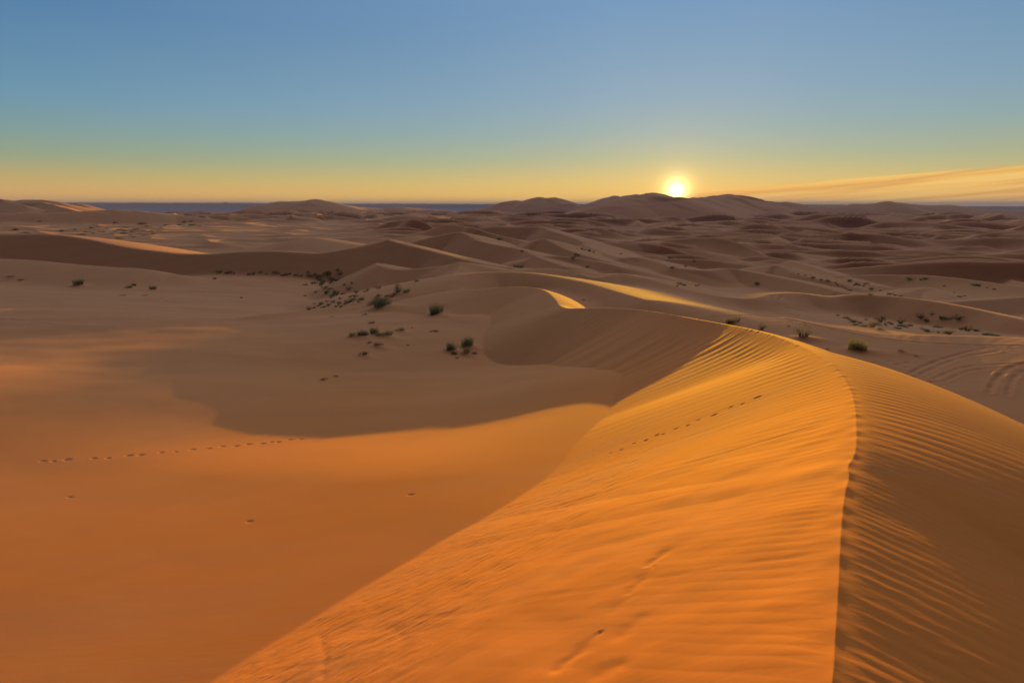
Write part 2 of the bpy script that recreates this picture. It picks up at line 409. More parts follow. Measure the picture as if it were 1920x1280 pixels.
mids = [
    # left foreground dark dune and the crest running on to the peak
    R_([PY(u, v, y) for u, v, y in [(-350, 438, 200), (-150, 440, 192), (0, 440, 184), (60, 439, 183), (110, 441, 182), (160, 448, 178), (233, 463, 170), (300, 472, 162), (340, 476, 158), (400, 476, 155), (434, 473, 154), (504, 471, 150), (560, 473, 148), (603, 474, 148), (660, 465, 150), (700, 457, 152), (727, 450, 153)]],
       (0.02, .22, 14), (0.60, 0, 10), 0.8, 4),
    R_([PY(u, v, y) for u, v, y in [(520, 466, 190), (560, 452, 200), (590, 446, 200), (640, 455, 185), (700, 462, 170)]], (0.03, .2, 12), (0.05, .25, 12), 1.5, 3),
    R_([PY(u, v, y) for u, v, y in [(-200, 480, 155), (0, 485, 150), (60, 488, 146), (133, 495, 140), (200, 500, 136), (267, 503, 132), (330, 503, 131)]], (0.10, .3, 6), (0.05, .14, 6), 0.8, 3, (0, 1.5)),
    R_([PY(u, v, y) for u, v, y in [(727, 450, 153), (760, 459, 148), (790, 466, 145), (818, 473, 141), (845, 480, 135), (865, 485, 131), (890, 491, 126), (912, 496, 122), (958, 502, 116)]], (0.06, .25, 10), (0.62, 0, 1), 0.6, 4),
    R_([PY(u, v, y) for u, v, y in [(704, 486, 120), (710, 496, 116), (724, 502, 114), (745, 505, 113), (775, 504, 113), (827, 500, 113), (863, 493, 111)]], (0.05, .2, 3), (0.45, 0, 1), 0.5, 4, (0.8, 0)),
    R_([PY(u, v, y) for u, v, y in [(790, 449, 200), (830, 440, 200), (860, 435, 200), (880, 443, 192), (893, 450, 186), (930, 459, 176), (977, 468, 165), (1010, 483, 150), (1060, 500, 133)]], (0.06, .25, 10), (0.6, 0, 1), 0.6, 4),
    R_([PY(u, v, y) for u, v, y in [(870, 428, 300), (910, 424, 298), (960, 425, 295), (1010, 425, 290), (1030, 432, 275), (1060, 441, 258), (1100, 455, 232), (1140, 466, 215)]], (0.06, .25, 10), (0.6, 0, 1), 0.8, 4, (2, 2)),
    R_([PY(u, v, y) for u, v, y in [(810, 432, 330), (835, 421, 330), (870, 424, 320)]], (0.06, .25, 10), (0.55, 0, 1), 0.8, 4),
    R_([PY(u, v, y) for u, v, y in [(975, 468, 183), (983, 463, 186), (1000, 455, 189), (1017, 447, 190), (1035, 455, 184), (1060, 467, 176), (1100, 480, 164), (1127, 487, 158), (1160, 495, 150)]], (0.08, .25, 10), (0.6, 0, 1), 0.5, 4),
    R_([PY(u, v, y) for u, v, y in [(985, 482, 152), (1007, 480, 154), (1040, 480, 152), (1070, 482, 149), (1097, 486, 145), (1130, 492, 138), (1160, 500, 132)]], (0.08, .2, 8), (0.58, 0, 1), 0.5, 4, (1.0, 0)),
    R_([PY(u, v, y) for u, v, y in [(1047, 437, 300), (1080, 452, 250), (1110, 465, 212), (1140, 477, 180), (1160, 483, 167), (1185, 482, 166), (1205, 484, 165), (1235, 492, 156), (1260, 501, 147), (1300, 505, 145), (1335, 507, 145), (1364, 503, 150), (1400, 508, 147), (1445, 517, 140), (1480, 524, 134), (1520, 533, 127), (1564, 545, 119)]],
       (0.05, .22, 10), (0.50, 0, 10), 0.6, 4),
    R_([PY(u, v, y) for u, v, y in [(1432, 516, 160), (1451, 497, 167), (1470, 503, 162), (1495, 514, 154), (1540, 524, 146)]], (0.06, .22, 8), (0.6, 0, 1), 0.5, 4),
    R_([PY(u, v, y) for u, v, y in [(1480, 488, 215), (1507, 496, 200), (1560, 512, 175), (1600, 524, 158), (1632, 533, 148), (1680, 541, 138)]], (0.08, .22, 8), (0.5, 0, 1), 0.5, 4),
    R_([PY(u, v, y) for u, v, y in [(1640, 522, 185), (1670, 513, 190), (1695, 508, 192), (1720, 513, 188), (1742, 515, 186), (1790, 510, 190), (1823, 505, 192), (1845, 511, 186), (1864, 517, 180), (1914, 530, 160), (1960, 540, 150)]], (0.06, .22, 8), (0.6, 0, 1), 0.5, 4),
    R_([PY(u, v, y) for u, v, y in [(1690, 552, 118), (1715, 545, 122), (1739, 539, 124), (1760, 545, 120), (1790, 556, 112)]], (0.06, .25, 6), (0.1, .3, 5), 0.7, 4),
    R_([PY(u, v, y) for u, v, y in [(1740, 566, 98), (1770, 567, 99), (1850, 562, 104), (1930, 557, 110), (2050, 555, 112)]], (0.06, .25, 8), (0.5, 0, 5), 0.4, 3, (0.5, 0)),
    # long pale crest in front of the dune sea
    R_([PY(u, v, y) for u, v, y in [(863, 493, 112), (893, 499, 110), (925, 504, 109), (960, 507, 109), (995, 504, 112), (1027, 503, 114), (1077, 507, 115), (1100, 512, 113), (1120, 517, 112), (1140, 514, 113), (1160, 513, 113), (1207, 521, 108), (1240, 530, 103), (1271, 539, 98),
        (1305, 547, 93), (1339, 554, 89), (1385, 559, 86), (1416, 559, 86), (1435, 554, 89), (1454, 550, 92), (1493, 546, 95), (1530, 548, 94), (1570, 550, 93), (1600, 551, 92)]],
       (0.05, .24, 12), (0.22, .32, 9), 0.6, 4, (0, 0.8)),
    R_([PY(u, v, y) for u, v, y in [(1330, 600, 76), (1440, 590, 76), (1500, 600, 70), (1560, 611, 66), (1600, 618, 64), (1654, 625, 62), (1747, 628, 60), (1916, 633, 57), (2100, 645, 52)]], (0.15, .3, 5), (0.02, .08, 12), 0.6, 4, (1.5, 0)),
    R_([PY(u, v, y) for u, v, y in [(1530, 549, 94), (1570, 550, 93), (1620, 552, 91), (1677, 556, 88), (1730, 562, 84), (1783, 571, 80), (1850, 585, 75), (1911, 599, 70), (2000, 625, 64), (2150, 650, 58)]],
       (0.05, .3, 8), (0.60, 0, 1), 0.3, 4, (1.2, 0)),
    R_([PY(u, v, y) for u, v, y in [(1085, 513, 112), (1103, 519, 109), (1122, 521, 108), (1140, 517, 110), (1152, 513.5, 112)]], (0.05, .2, 4), (0.4, 0, 1), 0.3, 4),
    # crest sweeping down to the left in front of the bowl with the shrubs
    R_([PY(u, v, y) for u, v, y in [(863, 493, 111), (858, 505, 105), (835, 527, 95), (800, 543, 89), (760, 558, 83), (720, 568, 80), (670, 574, 78), (600, 580, 76), (540, 585, 74), (483, 590, 72), (400, 598, 70), (300, 606, 68)]], (0.13, .25, 8), (0.35, 0.1, 5), 0.7, 4, (0, 1.2)),
    R_([PY(u, v, y) for u, v, y in [(800, 560, 80), (835, 540, 82), (847, 527, 86), (877, 514, 91), (920, 510, 94), (960, 510, 94), (1000, 513, 93), (1040, 519, 91), (1093, 529, 86), (1150, 545, 78), (1210, 562, 70)]], (0.04, .2, 8), (0.28, .2, 4), 0.5, 4, (1.0, 0)),
]
def rq(u, v): return float(np.interp(v, [720, 800, 870, 1280], [1.0, 0.75, 0.45, 0.35])) if u > 1500 else 1.0
def lq(u): return float(np.interp(u, [1100, 1210, 1300, 1480, 1540], [0, 0.6, 1.0, 1.0, 0]))
def lm(u): return float(np.interp(u, [865, 980, 1060, 1150, 1210, 1300, 1480, 1540], [0.30, 0.42, 0.62, 0.95, 1.3, 1.62, 1.55, 1.0]))
def rm(u, v): return float(np.interp(v, [720, 790, 850, 900, 1280], [0.45, 0.7, 1.2, 1.75, 2.05])) if u > 1500 else 1.0
main = R_([(-9, -14, -2.6, 2.05, 1, 0.35, 0), (-3.2, -5, -2.85, 2.05, 1, 0.35, 0), (-1.3, -2.1, -2.91, 2.05, 1, 0.35, 0), (0.05, 0, -2.95, 2.05, 1, 0.35, 0), (0.82, 1.18, -2.985, 2.05, 1, 0.35, 0), (1.46, 2.15, -3.02, 2.05, 1, 0.35, 0)] + [PZ(u, v, z) + (rm(u, v), lm(u), rq(u, v), lq(u)) for u, v, z in [
    (1560, 1280, -3.05), (1567, 1180, -3.11), (1573, 1080, -3.18), (1576, 1010, -3.25), (1580, 960, -3.32), (1584, 925, -3.38), (1592, 890, -3.45), (1590, 872, -3.49), (1602, 850, -3.54),
    (1606, 820, -3.61), (1605, 780, -3.76), (1601, 750, -3.9), (1594, 727, -4.02), (1580, 704, -4.15), (1560, 683, -4.3), (1525, 660, -4.55), (1490, 643, -4.85), (1450, 628, -5.2), (1400, 615, -5.75),
    (1330, 602, -6.7), (1220, 583, -8.4), (1180, 579, -9.0), (1127, 577, -9.6), (1080, 578, -10.1), (1060, 577, -10.3), (1048, 571, -10.45), (1040, 560, -10.45), (1020, 544, -10.45), (990, 538, -10.5), (967, 537, -10.6), (930, 539, -10.8),
    (893, 543, -11.1), (865, 541, -11.4)]], (0.58, -0.40, 3), (0.17, .62, 9), 0.04, 4)

def far_tail(x, y, z):
    r = np.hypot(x, y)
    t = sstep(1200, 4200, r)
    return z * (1 - t) + (-112.0) * t


def height(x, y, detail=True):
    r = np.hypot(x, y)
    z = base_h(x, y)
    z = far_tail(x, y, z)
    m = sstep(120, 260, r) * (1 - sstep(3800, 5200, r))
    idx = np.nonzero(m > 0)[0]
    if len(idx):
        X_, Y_, rr = x[idx], y[idx], r[idx]
        lo_left = 1 - 0.75 * sstep(-0.15, -0.32, np.arctan2(X_, Y_)) * (1 - sstep(700, 900, rr)) * sstep(120, 300, rr)
        d = dune_layer(X_, Y_, 34, 4.35, 3) * 4.0 * (0.6 + 0.4 * (1 - sstep(500, 1200, rr)))
        d2 = dune_layer(X_ + 31, Y_, 46, 3.9, 11) * 6.0
        d = smax(d, d2, 0.5)
        d0 = dune_layer(X_ + 7, Y_ + 3, 21, 4.6, 57, 1.1) * 2.4 * (1 - sstep(700, 1300, rr))
        d = smax(d, d0 + 1.2, 0.4)
        d3 = dune_layer(X_, Y_, 70, 4.9, 23, 1.2, 0.22) * 9 * sstep(350, 800, rr)
        d = smax(d, d3, 1.5) + 2.0 * fbm(X_ / 160, Y_ / 160, 2, 40) * sstep(200, 500, rr)
        dn = (d * 1.2 - 2.6) * m[idx]
        z[idx] += dn * lo_left
        for h in hills:
            z = h.apply(x, y, z)
        tall = sstep(-14, 2, z[idx])
        z[idx] += 0.33 * (dn - 2.0) * tall
    m2 = sstep(20, 60, r) * (1 - sstep(260, 400, r))
    idx = np.nonzero(m2 > 0)[0]
    if len(idx):
        z[idx] += 0.35 * m2[idx] * fbm(x[idx] / 17, y[idx] / 13, 3, 77)
    for g in mids:
        z = g.apply(x, y, z)
    zm = main.apply(x, y, z)
    return zm, zm - z


# ------------------------------------------------------------------ the sheet
QUAL = 1.0


def geom(a, b, s):
    n = max(2, int(math.log(b / a) / (s / QUAL)))
    return list(a * (b / a) ** (np.arange(n) / n))


rad = geom(0.3, 1.6, 0.02) + geom(1.6, 60, 0.0035) + geom(60, 260, 0.0042) + geom(260, 4000, 0.0045) + geom(4000, 26000, 0.025) + [26000.0]
rad = np.array(rad)
inner = np.arange(-47, 47.001, 0.066 / QUAL)
outer = np.concatenate([np.arange(47.5, 90, 0.5), np.arange(90, 180, 3.0)])
azs = np.radians(np.concatenate([-outer[::-1], inner, outer, ]))
if abs(abs(azs[0]) - math.pi) > 1e-3 or True:
    azs = np.concatenate([azs, [math.pi]])
nr, na = len(rad), len(azs)
RR, AA = np.meshgrid(rad, azs, indexing='ij')
vx = (RR * np.sin(AA)).ravel(); vy = (RR * np.cos(AA)).ravel()
vz, dm = height(vx, vy)
rv = RR.ravel()
print('grid', nr, na, nr * na)

# --- fine relief on the near dune
near = np.nonzero((rv < 110) & (np.abs(AA.ravel()) < 1.7))[0]
nxp, nyp = vx[near], vy[near]
md, ms, mside = near_on(main.c, nxp, nyp)
onm = sstep(0.0, 0.12, dm[near])                    # 1 on the dune body, 0 beyond its toe
slipm = onm * (mside > 0)
windm = (mside <= 0) * (md < 30)
dz = np.zeros(len(near))
s_, q_ = ms, md
fade_r = 1 - sstep(45, 75, rv[near])
sh = s_ + 0.10 * perlin(s_ * 0.5, q_ * 0.6, 4) * q_ * 0.3
st = 0.012 * fbm(sh * 2.2, q_ * 0.22, 2, 31) + 0.010 * perlin(sh * 5.5, q_ * 0.35, 32) + 0.030 * perlin(sh * 0.8, q_ * 0.10, 33)
st += 0.005 * perlin(sh * 13, q_ * 0.8, 34) * (1 - sstep(18, 35, rv[near]))
patch = np.clip(0.5 + 1.4 * fbm(s_ * 0.30, q_ * 0.22, 2, 44), 0.1, 1.3)
st *= 0.27 * patch
# sparse sharp furrows running down from the crest
fu = perlin(sh * 3.0, q_ * 0.16, 35) 
st -= 0.020 * np.clip(fu - 0.42, 0, 1) * 1.6
fu2 = perlin(sh * 6.5, q_ * 0.24, 37)
st -= 0.012 * np.clip(fu2 - 0.40, 0, 1) * 1.6 * sstep(10, 16, s_ - 16.6)
zone = 0.35 + 0.65 * sstep(6.5, 11, s_ - 16.6)       # smoother apron close to the viewer
st *= zone * (1 - 0.5 * sstep(31, 37, s_))
# broken avalanche crust towards the foot of the face
ua = nxp * 0.86 + nyp * 0.5; ub = -nxp * 0.5 + nyp * 0.86
crust = fbm(ua * 1.3, ub * 3.6, 4, 91)
crust = 1 - np.abs(crust) * 2.4
cz = sstep(3.0, 5.5, q_) * (1 - sstep(14, 22, rv[near])) 
st += 0.012 * (crust - 0.5) * cz
low = fbm(nxp * 0.55, nyp * 0.55, 3, 51)
st += 0.05 * low * (1 - sstep(9, 16, rv[near]))
cl_ = sstep(0.35, 1.4, q_ ) 
dz += slipm * fade_r * st * sstep(0.0, 0.35, q_)
# crest scallops
dz += -0.03 * np.exp(-(md / 0.12) ** 2) * (0.5 + 0.5 * perlin(s_ * 3.1, 0 * s_, 61)) * (rv[near] < 40)
# wind ripples on the right flank
wr = windm * (1 - sstep(11, 19, rv[near])) * sstep(0.0, 0.25, md)
wy = nyp + 0.12 * nxp + 0.16 * fbm(nxp * 0.8, nyp * 1.3, 2, 71) + 0.05 * perlin(nxp * 3.3, nyp * 2.0, 72)
lamb = 0.155
ph = wy / lamb
rip = (np.abs(((ph) % 1.0) - 0.62) / 0.62); rip = np.where((ph % 1.0) < 0.62, 1 - rip, 1 - ((ph % 1.0) - 0.62) / 0.38)
rip = rip * rip * (3 - 2 * rip)
ramp_a = 0.35 + 0.65 * np.clip(0.5 + 1.3 * perlin(nxp * 1.1, nyp * 0.9, 73), 0, 1)
dz += wr * (rip - 0.5) * 0.0013 * ramp_a * (0.35 + 0.65 * np.exp(-md / 2.5))
dz += wr * 0.004 * perlin(nxp * 0.7, nyp * 2.6, 74) * (0.3 + 0.7 * np.exp(-md / 1.5))
# faint undulation of the smooth plain
dz += (1 - onm) * 0.010 * fbm(nxp * 0.22, nyp * 0.35, 3, 81) * (1 - windm)
vz[near] += dz


def grid_interp():
    return None


def dent(path, wdt, dep, rim=0.35, wob=0.9):
    """a groove (tyre track) pressed into the sheet along a world polyline"""
    c = catmull(path, 6)
    lo = c[:, :2].min(0) - 4 * wdt; hi = c[:, :2].max(0) + 4 * wdt
    idx = np.nonzero((vx > lo[0]) & (vx < hi[0]) & (vy > lo[1]) & (vy < hi[1]))[0]
    if len(idx) == 0: return
    d, s, sd = near_on(c, vx[idx], vy[idx])
    g = -dep * np.exp(-(d / wdt) ** 2) + dep * rim * np.exp(-((d - 1.8 * wdt) / (0.8 * wdt)) ** 2)
    if wob: g = g * np.clip(0.75 + 0.9 * perlin(s * wob, s * 0, 5), 0.1, 1.3)
    vz[idx] += g


TERR = {}


def hit(u, v, ymin=2.0, ymax=3000.0, z_off=0.0, n=900):
    """world point where the line of sight through a photo pixel meets the sand"""
    r = ray(u, v); r = r / np.linalg.norm(r)
    t = ymin * (ymax / ymin) ** (np.arange(n) / (n - 1))
    px, py, pz = r[0] * t, r[1] * t, r[2] * t
    h, _ = height(px, py)
    b = np.nonzero(pz < h)[0]
    if len(b) == 0: return None
    i = b[0]
    if i == 0: return (px[0], py[0], h[0])
    t2 = np.linspace(t[i - 1], t[i], 40)
    h2, _ = height(r[0] * t2, r[1] * t2)
    j = np.nonzero(r[2] * t2 < h2)[0]
    j = j[0] if len(j) else 39
    return (float(r[0] * t2[j]), float(r[1] * t2[j]), float(h2[j]))


def hits(uvs, ymin=2.0): return [p for p in (hit(u, v, ymin) for u, v in uvs) if p is not None]


# footprints
rng = np.random.default_rng(5)


def prints(uvs, step, size, dep, skip=0.0, jit=0.05):
    c = catmull(hits(uvs), 8)
    seg = np.hypot(np.diff(c[:, 0]), np.diff(c[:, 1])); acc = np.concatenate([[0], np.cumsum(seg)])
    s = 0.0; side = 1
    lo = c[:, :2].min(0) - 1; hi = c[:, :2].max(0) + 1
    pool = np.nonzero((vx > lo[0]) & (vx < hi[0]) & (vy > lo[1]) & (vy < hi[1]))[0]
    while s < acc[-1]:
        x = np.interp(s, acc, c[:, 0]); y = np.interp(s, acc, c[:, 1])
        k = min(np.searchsorted(acc, s), len(c) - 1); k = max(k, 1)
        tx, ty = (c[k, :2] - c[k - 1, :2]) / max(seg[k - 1], 1e-6)
        x += -ty * 0.07 * side + rng.normal() * jit * 0.3; y += tx * 0.07 * side + rng.normal() * jit * 0.3
        side = -side
        s += step * (1 + rng.normal() * 0.2)
        if rng.random() < skip: continue
        dx, dy = vx[pool] - x, vy[pool] - y
        sz = size * rng.uniform(0.75, 1.3)
        a = (dx * tx + dy * ty) / (sz * rng.uniform(1.1, 1.9)); b = (-dx * ty + dy * tx) / sz
        d2 = a * a + b * b
        m = d2 < 9
        vz[pool[m]] += -dep * np.exp(-d2[m]) + dep * 0.12 * np.exp(-(np.sqrt(d2[m]) - 1.7) ** 2 * 3)


prints([(1145, 850), (1200, 828), (1285, 798), (1350, 772), (1425, 744)], 0.34, 0.047, 0.034)
prints([(78, 865), (200, 858), (320, 847), (420, 837), (520, 828), (578, 820)], 0.6, 0.085, 0.055, 0.2)
for uv in [(131, 932), (770, 927), (468, 977)]:
    p = hit(*uv)
    d2 = ((vx - p[0]) / 0.10) ** 2 + ((vy - p[1]) / 0.05) ** 2
    m = d2 < 9
    vz[m] -= 0.035 * np.exp(-d2[m])
# tyre tracks on the right
def track(uvs, wdt=0.22, dep=0.09, rim=0.4, gap=None, wob=0.9):
    c = hits(uvs, 34.0)
    if len(c) < 2: return
    dent(c, wdt, dep, rim, wob)
track([(1440, 592), (1500, 603), (1560, 617), (1640, 633), (1720, 642), (1800, 646), (1920, 648)], 0.25, 0.13)
track([(1500, 596), (1580, 609), (1660, 619)], 0.2, 0.05)
track([(1700, 702), (1740, 683), (1775, 671), (1810, 661), (1850, 652), (1880, 651)], 0.2, 0.10)
track([(1730, 700), (1780, 678), (1820, 667), (1870, 658)], 0.2, 0.07)
track([(1750, 710), (1800, 690), (1850, 684), (1920, 681)], 0.18, 0.08)
track([(1770, 715), (1820, 695), (1880, 689), (1920, 688)], 0.18, 0.06)
track([(1855, 735), (1865, 715), (1880, 698), (1900, 686), (1930, 679)], 0.22, 0.12)
track([(1890, 740), (1896, 718), (1910, 700), (1930, 692)], 0.2, 0.08)
track([(1448, 553), (1453, 565), (1466, 573), (1476, 577)], 0.3, 0.14)
track([(1470, 552), (1462, 560), (1464, 570), (1474, 572)], 0.25, 0.10)
track([(1330, 596), (1380, 592), (1440, 590)], 0.2, 0.06)
track([(268, 568), (310, 562), (345, 553), (380, 548)], 0.3, 0.10)
track([(-20, 597), (60, 603), (140, 612), (210, 612)], 0.2, 0.06)
track([(190, 592), (240, 593), (275, 598)], 0.2, 0.05)
for uv in [(1640, 680), (1668, 677), (1680, 683), (1700, 680), (1712, 706), (1720, 715), (1735, 722), (1750, 726), (1745, 716), (1765, 730), (1700, 716), (1728, 700)]:
    p = hit(*uv, 34.0)
    if p is None: continue
    d2 = ((vx - p[0]) / 0.3) ** 2 + ((vy - p[1]) / 0.3) ** 2
    m = d2 < 9
    vz[m] -= 0.10 * np.exp(-d2[m])
# sand banked up round the larger tufts
for u_, v_, w_ in [(1505, 635, 34), (1608, 657, 34), (1369, 606, 22), (1692, 662, 18), (818, 590, 29), (713, 577, 40), (847, 656, 22), (876, 648, 26), (873, 663, 20), (659, 631, 18), (679, 631, 21), (702, 628, 26), (724, 631, 20), (711, 649, 20), (681, 666, 16), (750, 621, 16), (150, 535, 21), (747, 551, 18)]:
    p = hit(u_, v_, 30.0)
    if p is None: continue
    W_ = w_ / FPX * p[1]
    idx = np.nonzero((np.abs(vx - p[0]) < 4 * W_) & (np.abs(vy - p[1]) < 5 * W_))[0]
    # a tail of sand in the lee, away from the wind
    ex, ey = vx[idx] - p[0], vy[idx] - p[1]
    along = ex * 0.8 - ey * 0.6; across = ex * 0.6 + ey * 0.8
    vz[idx] += 0.14 * W_ * np.exp(-(across / (0.55 * W_)) ** 2 - (along / np.where(along > 0, 1.6 * W_, 0.6 * W_)) ** 2)
# gouges low on the slip face
for a, b, wd, dp in [((1045, 1252), (1125, 1185), 0.055, 0.05), ((1125, 1262), (1160, 1245), 0.07, 0.035), ((1180, 1110), (1225, 1062), 0.05, 0.035), ((1215, 1060), (1245, 1035), 0.045, 0.045),
                     ((1165, 1190), (1200, 1160), 0.07, 0.03), ((730, 1175), (755, 1200), 0.08, 0.03), ((600, 1190), (606, 1270), 0.06, 0.025), ((1150, 1145), (1205, 1095), 0.06, 0.02)]:
    mid = ((a[0] + b[0]) / 2 + 6, (a[1] + b[1]) / 2 - 4)
    c = np.array(hits([a, mid, b]))
    d, s, sd = near_on(c, vx, vy)
    m = d < 5 * wd
    wo_ = wd * 2.0 * (0.7 + 0.5 * perlin(s[m] * 4, s[m] * 0, 3)); vz[m] -= 0.60 * dp * (0.6 + 0.6 * perlin(s[m] * 3, s[m] * 0 + 2, 8)) * np.exp(-(d[m] / np.maximum(wo_, 0.03)) ** 2)

# ------------------------------------------------------------------ mesh
nv = nr * na
me = bpy.data.meshes.new("sand_dunes")
# centre vertex closes the hole under the tripod
cx = np.concatenate([vx, [0.0]]); cy = np.concatenate([vy, [0.0]]); cz = np.concatenate([vz, [vz[:na].mean()]])
me.vertices.add(nv + 1)
me.vertices.foreach_set("co", np.stack([cx, cy, cz], 1).astype(np.float32).ravel())
i = np.arange(nr - 1)[:, None]; j = np.arange(na)[None, :]; jn = (j + 1) % na
# the last column sits at +180 deg, the first at about -180: join them
quads = np.stack([i * na + j, (i) * na + jn + 0 * i, (i + 1) * na + jn, (i + 1) * na + j + 0 * jn], -1).reshape(-1, 4)
tris = np.stack([np.full(na, nv), (np.arange(na) + 1) % na, np.arange(na)], 1)
nq, ntr = len(quads), len(tris)
me.loops.add(nq * 4 + ntr * 3)
me.loops.foreach_set("vertex_index", np.concatenate([quads[:, ::-1].ravel(), tris[:, ::-1].ravel()]).astype(np.int32))
me.polygons.add(nq + ntr)
ls = np.concatenate([np.arange(nq) * 4, nq * 4 + np.arange(ntr) * 3]).astype(np.int32)
me.polygons.foreach_set("loop_start", ls)
me.polygons.foreach_set("use_smooth", np.ones(nq + ntr, bool))
me.update(calc_edges=True)
at = me.attributes.new("flank", 'FLOAT', 'POINT')
fl = np.zeros(nv + 1, np.float32); fl[near] = slipm
at.data.foreach_set("value", fl)
land = bpy.data.objects.new("sand_dunes", me)
land["kind"] = "structure"
land["label"] = "orange sand dunes running to the horizon with sharp wind blown crests"
scene.collection.objects.link(land)
if me.polygons[0].normal.z < 0: me.flip_normals()


def new_mat(name):
    m = bpy.data.materials.new(name); m.use_nodes = True
    m.node_tree.nodes.clear()
    return m, m.node_tree


m, t = new_mat("sand")
tc = N(t, 'ShaderNodeTexCoord')
pb = N(t, 'ShaderNodeBsdfPrincipled')
out = N(t, 'ShaderNodeOutputMaterial')
t.links.new(pb.outputs[0], out.inputs[0])
def noise(scale, detail=3, vec=None, rough=0.5):
    n = N(t, 'ShaderNodeTexNoise')
    n.inputs['Scale'].default_value = scale; n.inputs['Detail'].default_value = detail; n.inputs['Roughness'].default_value = rough
    t.links.new(vec if vec is not None else tc.outputs['Object'], n.inputs['Vector'])
    return n.outputs['Fac']
n1 = noise(0.06, 5)
n2 = noise(0.7, 3)
n3 = noise(240, 2)
# sunlit and shaded hues put into the sand colour: redder near, paler beyond
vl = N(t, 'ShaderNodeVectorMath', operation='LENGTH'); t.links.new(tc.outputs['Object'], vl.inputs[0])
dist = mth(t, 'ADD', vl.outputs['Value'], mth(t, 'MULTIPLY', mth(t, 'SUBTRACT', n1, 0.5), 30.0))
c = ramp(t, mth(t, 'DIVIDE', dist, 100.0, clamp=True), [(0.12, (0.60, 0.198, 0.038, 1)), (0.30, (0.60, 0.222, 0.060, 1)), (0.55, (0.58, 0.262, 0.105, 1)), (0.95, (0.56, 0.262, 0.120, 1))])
c = mixc(t, mth(t, 'MULTIPLY', mth(t, 'SUBTRACT', n1, 0.5), 1.2, clamp=True), c, (0.62, 0.29, 0.12, 1))
mp2 = N(t, 'ShaderNodeMapping'); mp2.inputs['Rotation'].default_value = (0, 0, 0.5); mp2.inputs['Scale'].default_value = (0.05, 0.35, 0.2)
t.links.new(tc.outputs['Object'], mp2.inputs[0])
ns_ = noise(1.0, 6, mp2.outputs[0], 0.62)
c = mixc(t, mth(t, 'MULTIPLY', mth(t, 'SUBTRACT', ns_, 0.48), 2.2, clamp=True), c, (0.50, 0.205, 0.085, 1))
c = mixc(t, mth(t, 'MULTIPLY', mth(t, 'SUBTRACT', n2, 0.5), 0.8, clamp=True), c, (0.50, 0.21, 0.065, 1))
c = mixc(t, mth(t, 'MULTIPLY', mth(t, 'SUBTRACT', 0.55, n3), 0.9, clamp=True), c, (0.40, 0.17, 0.05, 1))
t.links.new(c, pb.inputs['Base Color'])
pb.inputs['Roughness'].default_value = 0.95
pb.inputs['Specular IOR Level'].default_value = 0.1
# grain and faint small ripples
mp = N(t, 'ShaderNodeMapping'); mp.inputs['Rotation'].default_value = (0, 0, 0.25); mp.inputs['Scale'].default_value = (0.8, 5.0, 2.0)
t.links.new(tc.outputs['Object'], mp.inputs[0])
r1 = noise(1.6, 3, mp.outputs[0])
g = noise(45, 3)
hsum = mth(t, 'ADD', mth(t, 'MULTIPLY', r1, 0.006), mth(t, 'MULTIPLY', g, 0.0008))
bp = N(t, 'ShaderNodeBump'); bp.inputs['Strength'].default_value = 0.5; bp.inputs['Distance'].default_value = 1.0
t.links.new(hsum, bp.inputs['Height'])
t.links.new(bp.outputs[0], pb.inputs['Normal'])
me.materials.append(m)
SAND = m
